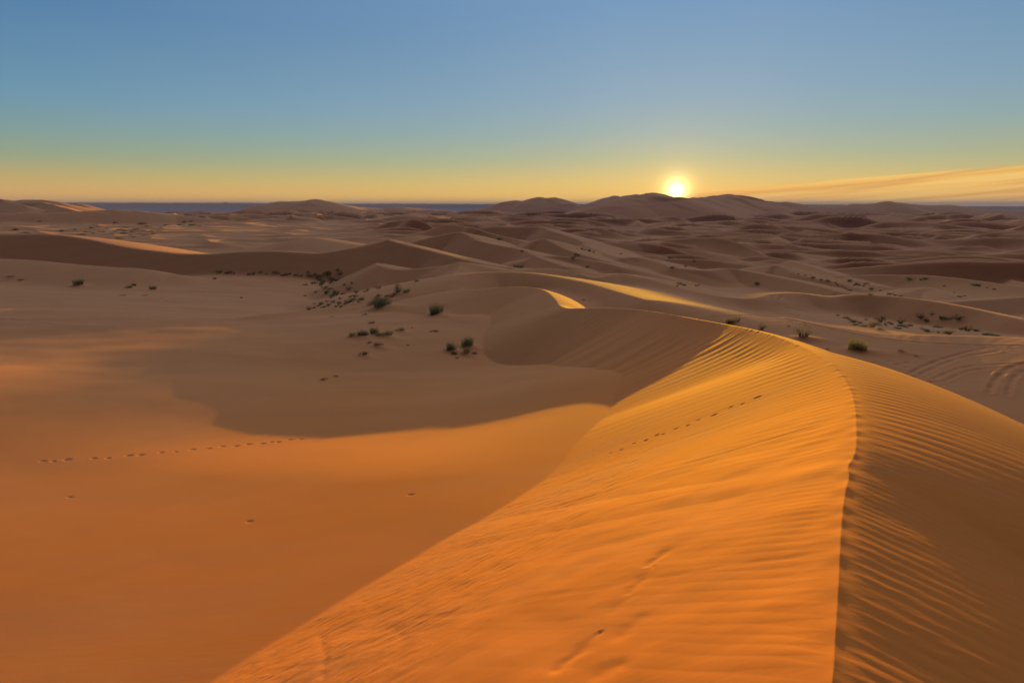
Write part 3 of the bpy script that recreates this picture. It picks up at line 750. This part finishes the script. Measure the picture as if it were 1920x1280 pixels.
#@@REST
# ------------------------------------------------------------------ far plateau
def plateau():
    azp = np.radians(np.arange(-75, 75.01, 0.15))
    prof = [(-700, -0.02), (-350, 0.16), (-160, 0.42), (-110, 0.5), (-80, 0.93), (-40, 1.0), (900, 1.0), (1500, 0.5), (2300, -0.02)]
    D = 11000.0
    vs_ = []; fs = []
    for k, a in enumerate(azp):
        ad = math.degrees(a)
        top_el = np.interp(ad, [-75, -40, -24, -22, -8, -4, 30, 36, 60, 75], [0.17, 0.17, 0.165, 0.12, 0.10, 0.08, 0.02, -0.10, -0.12, -0.12])
        ztop = math.tan(R(top_el)) * D + 3 * float(perlin(np.array([ad * 1.3]), np.array([0.3]), 9)[0])
        if abs(ad + 26.0) < 0.2: ztop += 14
        rag = 12 * float(fbm(np.array([ad * 2.2]), np.array([1.7]), 3, 12)[0])
        for dd, f in prof:
            r = D + dd + (rag if -400 < dd < 0 else 0)
            vs_.append((r * math.sin(a) / max(math.cos(a), .3) * max(math.cos(a), .3), r * math.cos(a), -113 + f * (ztop + 113)))
    P = len(prof)
    for k in range(len(azp) - 1):
        for q in range(P - 1):
            fs.append((k * P + q, (k + 1) * P + q, (k + 1) * P + q + 1, k * P + q + 1))
    fs.append(tuple(range(P))); fs.append(tuple(range((len(azp) - 1) * P + P - 1, (len(azp) - 1) * P - 1, -1)))
    pm = bpy.data.meshes.new("plateau"); pm.from_pydata(vs_, [], fs); pm.update()
    import bmesh
    bm = bmesh.new(); bm.from_mesh(pm); bmesh.ops.recalc_face_normals(bm, faces=bm.faces); bm.to_mesh(pm); bm.free()
    o = bpy.data.objects.new("plateau", pm); o["kind"] = "structure"; o["label"] = "flat topped blue plateau far away on the horizon"
    scene.collection.objects.link(o)
    mm, tt = new_mat("plateau_rock")
    p = N(tt, 'ShaderNodeBsdfPrincipled'); oo = N(tt, 'ShaderNodeOutputMaterial'); tt.links.new(p.outputs[0], oo.inputs[0])
    tcc = N(tt, 'ShaderNodeTexCoord'); nn = N(tt, 'ShaderNodeTexNoise'); nn.inputs['Scale'].default_value = 0.004
    tt.links.new(tcc.outputs['Object'], nn.inputs['Vector'])
    tt.links.new(ramp(tt, nn.outputs['Fac'], [(0.3, (0.10, 0.085, 0.09, 1)), (0.7, (0.16, 0.13, 0.12, 1))]), p.inputs['Base Color'])
    p.inputs['Roughness'].default_value = 1.0
    pm.materials.append(mm)
plateau()

# ------------------------------------------------------------------ plants
def batch_hit(uvs, ymin=12.0, ymax=2500.0, n=700):
    rs = np.array([ray(u, v) for u, v in uvs]); rs /= np.linalg.norm(rs, axis=1)[:, None]
    lo = np.full(len(rs), ymin); hi = np.full(len(rs), ymax); ok = np.ones(len(rs), bool)
    for it in range(2):
        k = n if it == 0 else 24
        f = np.arange(k) / (k - 1)
        t = lo[:, None] * (hi / lo)[:, None] ** f[None, :]
        px = (rs[:, 0:1] * t).ravel(); py = (rs[:, 1:2] * t).ravel(); pz = (rs[:, 2:3] * t).ravel()
        h, _ = height(px, py)
        b = (pz < h).reshape(len(rs), k); h = h.reshape(len(rs), k)
        first = np.where(b.any(1), b.argmax(1), k - 1)
        if it == 0: ok = b.any(1)
        first = np.maximum(first, 1)
        ii = np.arange(len(rs))
        lo, hi = t[ii, first - 1], t[ii, first]
    return [(rs[i_, 0] * hi[i_], rs[i_, 1] * hi[i_], h[i_, first[i_]]) if ok[i_] else None for i_ in range(len(rs))]


def plant_mat(name, c1, c2, c3):
    mm, tt = new_mat(name)
    p = N(tt, 'ShaderNodeBsdfPrincipled'); oo = N(tt, 'ShaderNodeOutputMaterial')
    oi = N(tt, 'ShaderNodeObjectInfo'); tcc = N(tt, 'ShaderNodeTexCoord')
    nn = N(tt, 'ShaderNodeTexNoise'); nn.inputs['Scale'].default_value = 9; nn.inputs['Detail'].default_value = 2
    tt.links.new(tcc.outputs['Object'], nn.inputs['Vector'])
    c_ = ramp(tt, nn.outputs['Fac'], [(0.35, c1), (0.55, c2), (0.7, c3)])
    tt.links.new(c_, p.inputs['Base Color']); p.inputs['Roughness'].default_value = 0.7
    tl = N(tt, 'ShaderNodeBsdfTranslucent'); tt.links.new(c_, tl.inputs[0])
    mx = N(tt, 'ShaderNodeMixShader'); mx.inputs[0].default_value = 0.45
    tt.links.new(p.outputs[0], mx.inputs[1]); tt.links.new(tl.outputs[0], mx.inputs[2]); tt.links.new(mx.outputs[0], oo.inputs[0])
    return mm
GREEN = plant_mat("leaf_green", (0.15, 0.145, 0.055, 1), (0.20, 0.20, 0.08, 1), (0.30, 0.27, 0.13, 1))
DRY = plant_mat("leaf_dry", (0.07, 0.055, 0.028, 1), (0.11, 0.085, 0.045, 1), (0.15, 0.12, 0.06, 1))
WOOD = plant_mat("twig_brown", (0.05, 0.035, 0.02, 1), (0.08, 0.055, 0.035, 1), (0.10, 0.07, 0.045, 1))


def blade_mesh(name, seed, n, rad, hgt, lean, wid, mat, droop=0.3, clumps=0):
    """grass blades / twigs as tapered bent strips rooted in a ragged patch, unit width about 1 m"""
    rg = random.Random(seed); V = []; F = []
    cents = [(rg.uniform(-1, 1) * rad * .8, rg.uniform(-1, 1) * rad * .6, rg.uniform(.5, 1.0)) for _ in range(clumps)] or [(0, 0, 1.0)]
    for _ in range(n):
        cx_, cy_, cs = rg.choice(cents)
        a = rg.uniform(0, 2 * math.pi); rr = rad * math.sqrt(rg.random()) * (0.5 if clumps else 1.0)
        x0, y0 = cx_ + rr * math.cos(a), cy_ + rr * math.sin(a)
        h = hgt * cs * rg.uniform(.45, 1.0) * (1 - 0.35 * rr / rad)
        la = a + rg.uniform(-.7, .7); ln = lean * rg.uniform(.3, 1.0) * (0.3 + rr / rad)
        wdt = wid * rg.uniform(.6, 1.2); px_, py_ = -math.sin(la), math.cos(la)
        ta = rg.uniform(0, math.pi); px_, py_ = math.cos(ta), math.sin(ta)
        b0 = len(V)
        for k, f in enumerate((0, .4, .75, 1.0)):
            ox = x0 + math.cos(la) * ln * h * f * (1 + .5 * f); oy = y0 + math.sin(la) * ln * h * f * (1 + .5 * f)
            z_ = h * (f - droop * f * f * ln)
            ww = wdt * (1 - f * .85) * .5
            V.append((ox - px_ * ww, oy - py_ * ww, z_ - (0.06 if k == 0 else 0))); V.append((ox + px_ * ww, oy + py_ * ww, z_ - (0.06 if k == 0 else 0)))
        for k in range(3): F.append((b0 + 2 * k, b0 + 2 * k + 1, b0 + 2 * k + 3, b0 + 2 * k + 2))
    me_ = bpy.data.meshes.new(name); me_.from_pydata(V, [], F); me_.materials.append(mat); return me_


def leaf_mesh(name, seed, rad, hgt, clumps, leaves, size, mat):
    rg = random.Random(seed); V = []; F = []
    for _ in range(clumps):
        a = rg.uniform(0, 2 * math.pi); rr = rad * math.sqrt(rg.random())
        cx_, cy_ = rr * math.cos(a), rr * math.sin(a); cz_ = hgt * rg.uniform(.2, 1) * (1 - .5 * (rr / rad) ** 2)
        cr_ = rad * rg.uniform(.16, .34)
        for _ in range(leaves):
            d = [rg.gauss(0, .5) for _ in range(3)]
            p = mathutils.Vector((cx_ + d[0] * cr_, cy_ + d[1] * cr_, max(0.0, cz_ + d[2] * cr_)))
            u_ = mathutils.Vector([rg.gauss(0, 1) for _ in range(3)]).normalized(); v_ = u_.orthogonal().normalized()
            s1 = size * rg.uniform(.6, 1.4); b0 = len(V)
            V += [tuple(p - u_ * s1), tuple(p + v_ * s1 * .35), tuple(p + u_ * s1), tuple(p - v_ * s1 * .35)]
            F.append((b0, b0 + 1, b0 + 2, b0 + 3))
    me_ = bpy.data.meshes.new(name); me_.from_pydata(V, [], F); me_.materials.append(mat); return me_


tufts = [blade_mesh("grass_tuft", 10 + k, 230, .42, .55, .8, .022, GREEN, .3, 4 + k) for k in range(4)]
drys = [blade_mesh("dry_tuft", 40 + k, 150, .42, .38, 1.0, .018, DRY, .3, 3 + k) for k in range(2)]
bushes = [(blade_mesh("stems", 60 + k, 60, .16, .5, 1.1, .03, WOOD, .2), leaf_mesh("foliage", 70 + k, .46, .50, 22, 26, .026, GREEN)) for k in range(3)]
fans = [(blade_mesh("stems", 80 + k, 50, .2, .4, .8, .02, WOOD, .2, 2), blade_mesh("foliage", 85 + k, 480, .40, .62, .7, .018, GREEN, .25, 6)) for k in range(3)]

plants = []      # u, v of the foot, width px, height factor, kind, label, group
def pl(u, v, wpx, kind, label, group=None, hf=1.0, name=None): plants.append((u, v, wpx, hf, kind, label, group, name))
pl(1505, 635, 34, 'bush', 'round dark green bush just behind the sunlit foreground crest', hf=1.1)
pl(1608, 657, 34, 'fan', 'spiky green bush standing at the edge of the shadow right of the lit crest', hf=1.1)
pl(1383, 603, 12, 'bush', 'small upright dark bush right of a low tuft behind the dune crest', hf=1.6)
pl(1369, 606, 22, 'fan', 'low wide grass tuft left of a small upright bush behind the dune crest', hf=.6)
pl(1428, 618, 16, 'bush', 'dark bush half hidden by the tip of the sunlit slip face', hf=1.0)
pl(1692, 662, 18, 'dry', 'thin dry grass tuft on a small sand hump right of the two green bushes')
pl(1718, 668, 9, 'dry', 'tiny dry twig tuft right of the sand hump near the tyre tracks')
pl(1552, 655, 8, 'dry', 'sparse dry twigs between the two green bushes in the dark sand')
pl(1480, 612, 8, 'dry', 'small dry tuft above the round bush on the tyre track')
pl(818, 590, 29, 'fan', 'bushy green grass tuft alone on the pale slope above the bowl', hf=1.15)
pl(713, 577, 40, 'fan', 'wide grass tuft on the crest at the edge of the shrub filled bowl', hf=.85)
pl(697, 571, 16, 'tuft', 'small tuft behind the wide tuft on the crest of the bowl', hf=.7)
pl(847, 656, 22, 'fan', 'left green tuft of the sparse cluster near the shadowed slope')
pl(876, 648, 26, 'fan', 'upper green tuft of the sparse cluster near the shadowed slope')
pl(873, 663, 20, 'tuft', 'lower middle tuft of the sparse cluster near the shadowed slope')
pl(851, 665, 16, 'dry', 'dry tuft under the left green tuft of the sparse cluster')
pl(858, 671, 10, 'dry', 'lowest small tuft of the sparse cluster near the shadowed slope')
pl(889, 664, 16, 'dry', 'brown dry tuft at the right end of the sparse cluster')
pl(659, 631, 18, 'tuft', 'leftmost low dark tuft of the row on the pale slope', hf=.8)
pl(679, 631, 21, 'fan', 'second dark tuft from the left of the row on the pale slope', hf=.9)
pl(700, 627, 20, 'fan', 'tallest tuft in the middle of the row on the pale slope', hf=1.1)
pl(711, 631, 16, 'tuft', 'small tuft between the tallest and the last tuft of the row')
pl(725, 631, 18, 'fan', 'rightmost tuft of the row on the pale slope', hf=1.0)
pl(693, 643, 8, 'tuft', 'tiny tuft just below the middle of the row on the pale slope')
pl(711, 649, 22, 'dry', 'greyish flat tuft below the right end of the row', hf=.8)
pl(681, 666, 16, 'tuft', 'dark green tuft standing lowest below the row on the slope', hf=.9)
pl(750, 621, 16, 'tuft', 'small dark tuft right of the row and apart from it', hf=.7)
pl(685, 590, 9, 'tuft', 'tiny tuft on the pale slope below the wide crest tuft', hf=.7)
pl(697, 607, 16, 'dry', 'faint dry tuft on the pale slope above the row of tufts', hf=.5)
pl(772, 615, 6, 'dry', 'tiny dry speck of grass right of the small dark tuft', hf=.8)
pl(764, 647, 7, 'dry', 'tiny dry tuft between the row and the sparse cluster')
pl(815, 622, 15, 'dry', 'reddish dry tuft below the lone bushy green tuft', hf=.8)
pl(806, 622, 8, 'dry', 'small dry tuft touching the reddish dry tuft on its left', hf=.7)
pl(630, 706, 14, 'dry', 'faint dry tuft low in the shaded hollow', hf=.6)
pl(605, 712, 18, 'dry', 'flat dry grass patch left of the faint tuft in the shaded hollow', hf=.4)
pl(621, 594, 10, 'dry', 'low dry tuft on the pale crest left of the bowl edge', hf=.5)
pl(150, 535, 21, 'fan', 'green tuft on the left plain, largest of those left of the bowl', hf=.9)
pl(252, 535, 10, 'tuft', 'upper right tuft of the small pair on the left plain')
pl(241, 540, 12, 'tuft', 'lower left tuft of the small pair on the left plain')
pl(288, 542, 15, 'tuft', 'single tuft right of the small pair on the left plain', hf=1.0)
pl(230, 554, 14, 'dry', 'flat dry patch below the small pair on the left plain', hf=.5)
pl(272, 554, 12, 'dry', 'flat dry patch below the single tuft on the left plain', hf=.5)
pl(42, 525, 14, 'dry', 'low dry tuft near the left edge of the plain', hf=.6)
pl(22, 520, 16, 'dry', 'leftmost low dry tuft beside the left edge of the plain', hf=.4)
pl(403, 523, 7, 'tuft', 'tiny tuft at the left rim of the shrub filled bowl')
pl(453, 559, 6, 'tuft', 'tiny lone tuft in the middle of the empty bowl floor')
pl(747, 549, 17, 'bush', 'tall dark bush on the far right side of the bowl', hf=1.7)
pl(741, 553, 14, 'bush', 'dark bush leaning against the left foot of the tall bush', hf=1.0)
pl(762, 549, 14, 'tuft', 'low tuft right of the tall dark bush')
pl(781, 528, 9, 'tuft', 'small brown tuft high on the slope right of the tall bush')
pl(1095, 563, 5, 'tuft', 'tiny tuft beside the curled crest')
G1 = 'shrubs crowded in the shaded bowl'
for k, (x, y) in enumerate([(40, 295), (150, 300), (250, 280), (310, 312), (270, 325), (440, 245), (460, 290), (580, 215), (625, 275), (490, 335), (500, 372), (570, 375), (320, 355), (350, 425), (350, 470), (100, 435), (480, 412),
    (390, 495), (430, 550), (500, 492), (260, 545), (550, 545), (570, 585), (500, 605), (490, 630), (660, 572), (860, 552), (780, 612), (850, 612), (700, 685), (750, 695), (720, 710), (830, 660), (930, 655), (900, 695), (990, 542),
    (960, 655), (1040, 522), (1190, 492), (1180, 605), (1160, 632), (1210, 602), (1330, 605), (1390, 612), (800, 412), (690, 432), (520, 695), (430, 685), (350, 722), (240, 722), (290, 752), (370, 772), (230, 782), (160, 802),
    (600, 705), (620, 645), (610, 722), (640, 762), (750, 502), (100, 602), (150, 242), (1620, 542), (1650, 522), (420, 262), (480, 262), (200, 305), (540, 350), (330, 440), (370, 395), (540, 570), (590, 560), (450, 505), (800, 660), (770, 690), (690, 725), (560, 760), (450, 745), (410, 470), (230, 410), (530, 520)]):
    pl(560 + x / 8, 480 + y / 8, [8, 11, 9, 13, 7][k % 5], 'bush' if k % 3 else 'tuft', 'small dark shrub crowded among others in the shaded bowl left of centre', G1, hf=.8)
G2 = 'shrubs along the left rim of the bowl'
for k, (x, y) in enumerate([(423, 512), (440, 513), (432, 511), (467, 514), (477, 513), (488, 511), (500, 514), (517, 511), (522, 513), (537, 514), (530, 516), (545, 513), (415, 510), (408, 509), (557, 516)]):
    pl(x, y, [8, 6, 12, 7, 10][k % 5], 'tuft', 'low dark shrub in the line along the foot of the dark dune face', G2, hf=.7)
G3 = 'shrubs in the right hand hollow'
for k, (x, y) in enumerate([(1586, 597), (1593, 600), (1601, 604), (1624, 600), (1657, 597), (1650, 604), (1665, 606), (1672, 609), (1691, 612), (1699, 614), (1682, 616), (1635, 614), (1652, 618), (1736, 620), (1757, 614), (1759, 624), (1774, 625),
    (1725, 597), (1738, 601), (1747, 590), (1765, 596), (1785, 597), (1804, 618), (1813, 621), (1832, 621), (1845, 628), (1853, 628), (1862, 629), (1868, 630), (1779, 627), (1605, 609), (1613, 606), (1643, 609), (1660, 610), (1705, 611), (1688, 607), (1620, 612), (1730, 618), (1742, 622), (1571, 592), (1775, 598), (1795, 600)]):
    pl(x, y, [12, 9, 15, 8, 12, 18][k % 6], 'bush' if k % 2 else 'tuft', 'dark green shrub among others in the hollow beyond the tyre tracks', G3, hf=.75)
G4 = 'tiny shrubs dotted over the middle distance on the right'
for k, (x, y) in enumerate([(570, 430), (650, 450), (790, 480), (880, 470), (905, 495), (935, 495), (975, 487), (990, 548), (1115, 550), (1150, 555), (1180, 560), (870, 528), (830, 500), (1235, 458), (1305, 462), (1500, 540), (1530, 565), (1700, 510), (1620, 495),
    (330, 490), (700, 462), (740, 470), (960, 500), (1010, 520), (1060, 530), (850, 515), (1330, 455), (1440, 500), (1650, 498), (1560, 560), (610, 437), (1000, 552), (1130, 546), (320, 484), (1740, 520), (800, 492), (920, 488)]):
    pl(1320 + x / 3.2, 380 + y / 3.2, [6, 9, 5, 11, 7][k % 5], 'tuft', 'tiny dark shrub dotting the pale sand between far dunes on the right', G4, hf=.7)
G5 = 'tiny shrubs in the far left valley'
for k, (x, y) in enumerate([(640, 378), (660, 380), (750, 378), (770, 380), (900, 365), (910, 390), (940, 390), (990, 380), (870, 310), (1070, 320), (840, 392), (180, 388), (210, 390), (950, 345), (1100, 340), (880, 425), (910, 430), (1050, 395),
    (1130, 375), (1450, 330), (1440, 300), (1350, 330), (1200, 350), (700, 390), (620, 400), (980, 405), (1020, 360), (800, 350), (740, 340), (1160, 395), (560, 360), (470, 370), (1500, 335), (1380, 305), (120, 360), (300, 300), (690, 350), (860, 378), (930, 372), (1090, 405), (1000, 420), (1250, 330)]):
    pl(x / 4, 340 + y / 4, [7, 11, 6, 9, 13][k % 5], 'tuft', 'tiny dark shrub dotting the dim valley on the far left', G5, hf=.6)
G6 = 'tiny shrubs among the central dunes'
for k, (x, y) in enumerate([(475, 445), (480, 562), (440, 560), (465, 566), (925, 430), (945, 437), (975, 442), (900, 478), (970, 562), (1215, 467), (1590, 500), (1765, 522), (1600, 567), (1800, 702), (1650, 690), (1780, 706), (880, 470), (1010, 455), (310, 355), (1700, 560), (860, 495), (420, 558), (1690, 700), (1640, 708)]):
    pl(860 + x / 4, 360 + y / 4, [8, 6, 10, 7][k % 4], 'bush' if k % 2 else 'tuft', 'tiny dark shrub dotting the slopes between the central dunes', G6, hf=.8)

pts = batch_hit([(p[0], p[1]) for p in plants])
rg = random.Random(3)
protos = {'tuft': tufts, 'dry': drys, 'bush': bushes, 'fan': fans}
for (u, v, wpx, hf, kind, label, group, nm), p in zip(plants, pts):
    if p is None: continue
    W = wpx / FPX * p[1] * 1.15
    if p[1] > 900: continue
    pr = rg.choice(protos[kind]); name = {'tuft': 'grass_tuft', 'dry': 'dry_tuft', 'bush': 'desert_bush', 'fan': 'grass_tussock'}[kind]
    cat = {'tuft': 'grass', 'dry': 'grass', 'bush': 'bush', 'fan': 'grass'}[kind]
    rz = rg.uniform(0, 6.28)
    if isinstance(pr, tuple):
        o = bpy.data.objects.new(name, None); o.empty_display_size = 0.2
        for nm_, md_ in zip(('stems', 'foliage'), pr):
            c_ = bpy.data.objects.new(nm_, md_); scene.collection.objects.link(c_); c_.parent = o
    else:
        o = bpy.data.objects.new(name, pr)
    o.location = (p[0], p[1], p[2] + (0.09 if wpx >= 16 else -0.01) * W); o.rotation_euler = (0, 0, rz)
    o.scale = (W, W, W * hf * 1.2)
    o["label"] = label; o["category"] = cat
    if group: o["group"] = group
    scene.collection.objects.link(o)

# ------------------------------------------------------------------ air
hx = 27000.0; z0, z1 = -118.0, 90.0
hm = bpy.data.meshes.new("haze")
hm.from_pydata([(x, y, z) for z in (z0, z1) for x, y in ((-hx, -hx), (hx, -hx), (hx, hx), (-hx, hx))], [],
               [(3, 2, 1, 0), (4, 5, 6, 7), (0, 1, 5, 4), (1, 2, 6, 5), (2, 3, 7, 6), (3, 0, 4, 7)])
ho = bpy.data.objects.new("haze", hm); ho["kind"] = "stuff"; ho["label"] = "thin bluish haze over the desert"
scene.collection.objects.link(ho)
m, t = new_mat("air")
pv = N(t, 'ShaderNodeVolumePrincipled'); oo = N(t, 'ShaderNodeOutputMaterial')
pv.inputs['Color'].default_value = (0.22, 0.31, 1.0, 1)
pv.inputs['Density'].default_value = 7.5e-5
pv.inputs['Anisotropy'].default_value = 0.0
t.links.new(pv.outputs[0], oo.inputs['Volume'])
hm.materials.append(m)
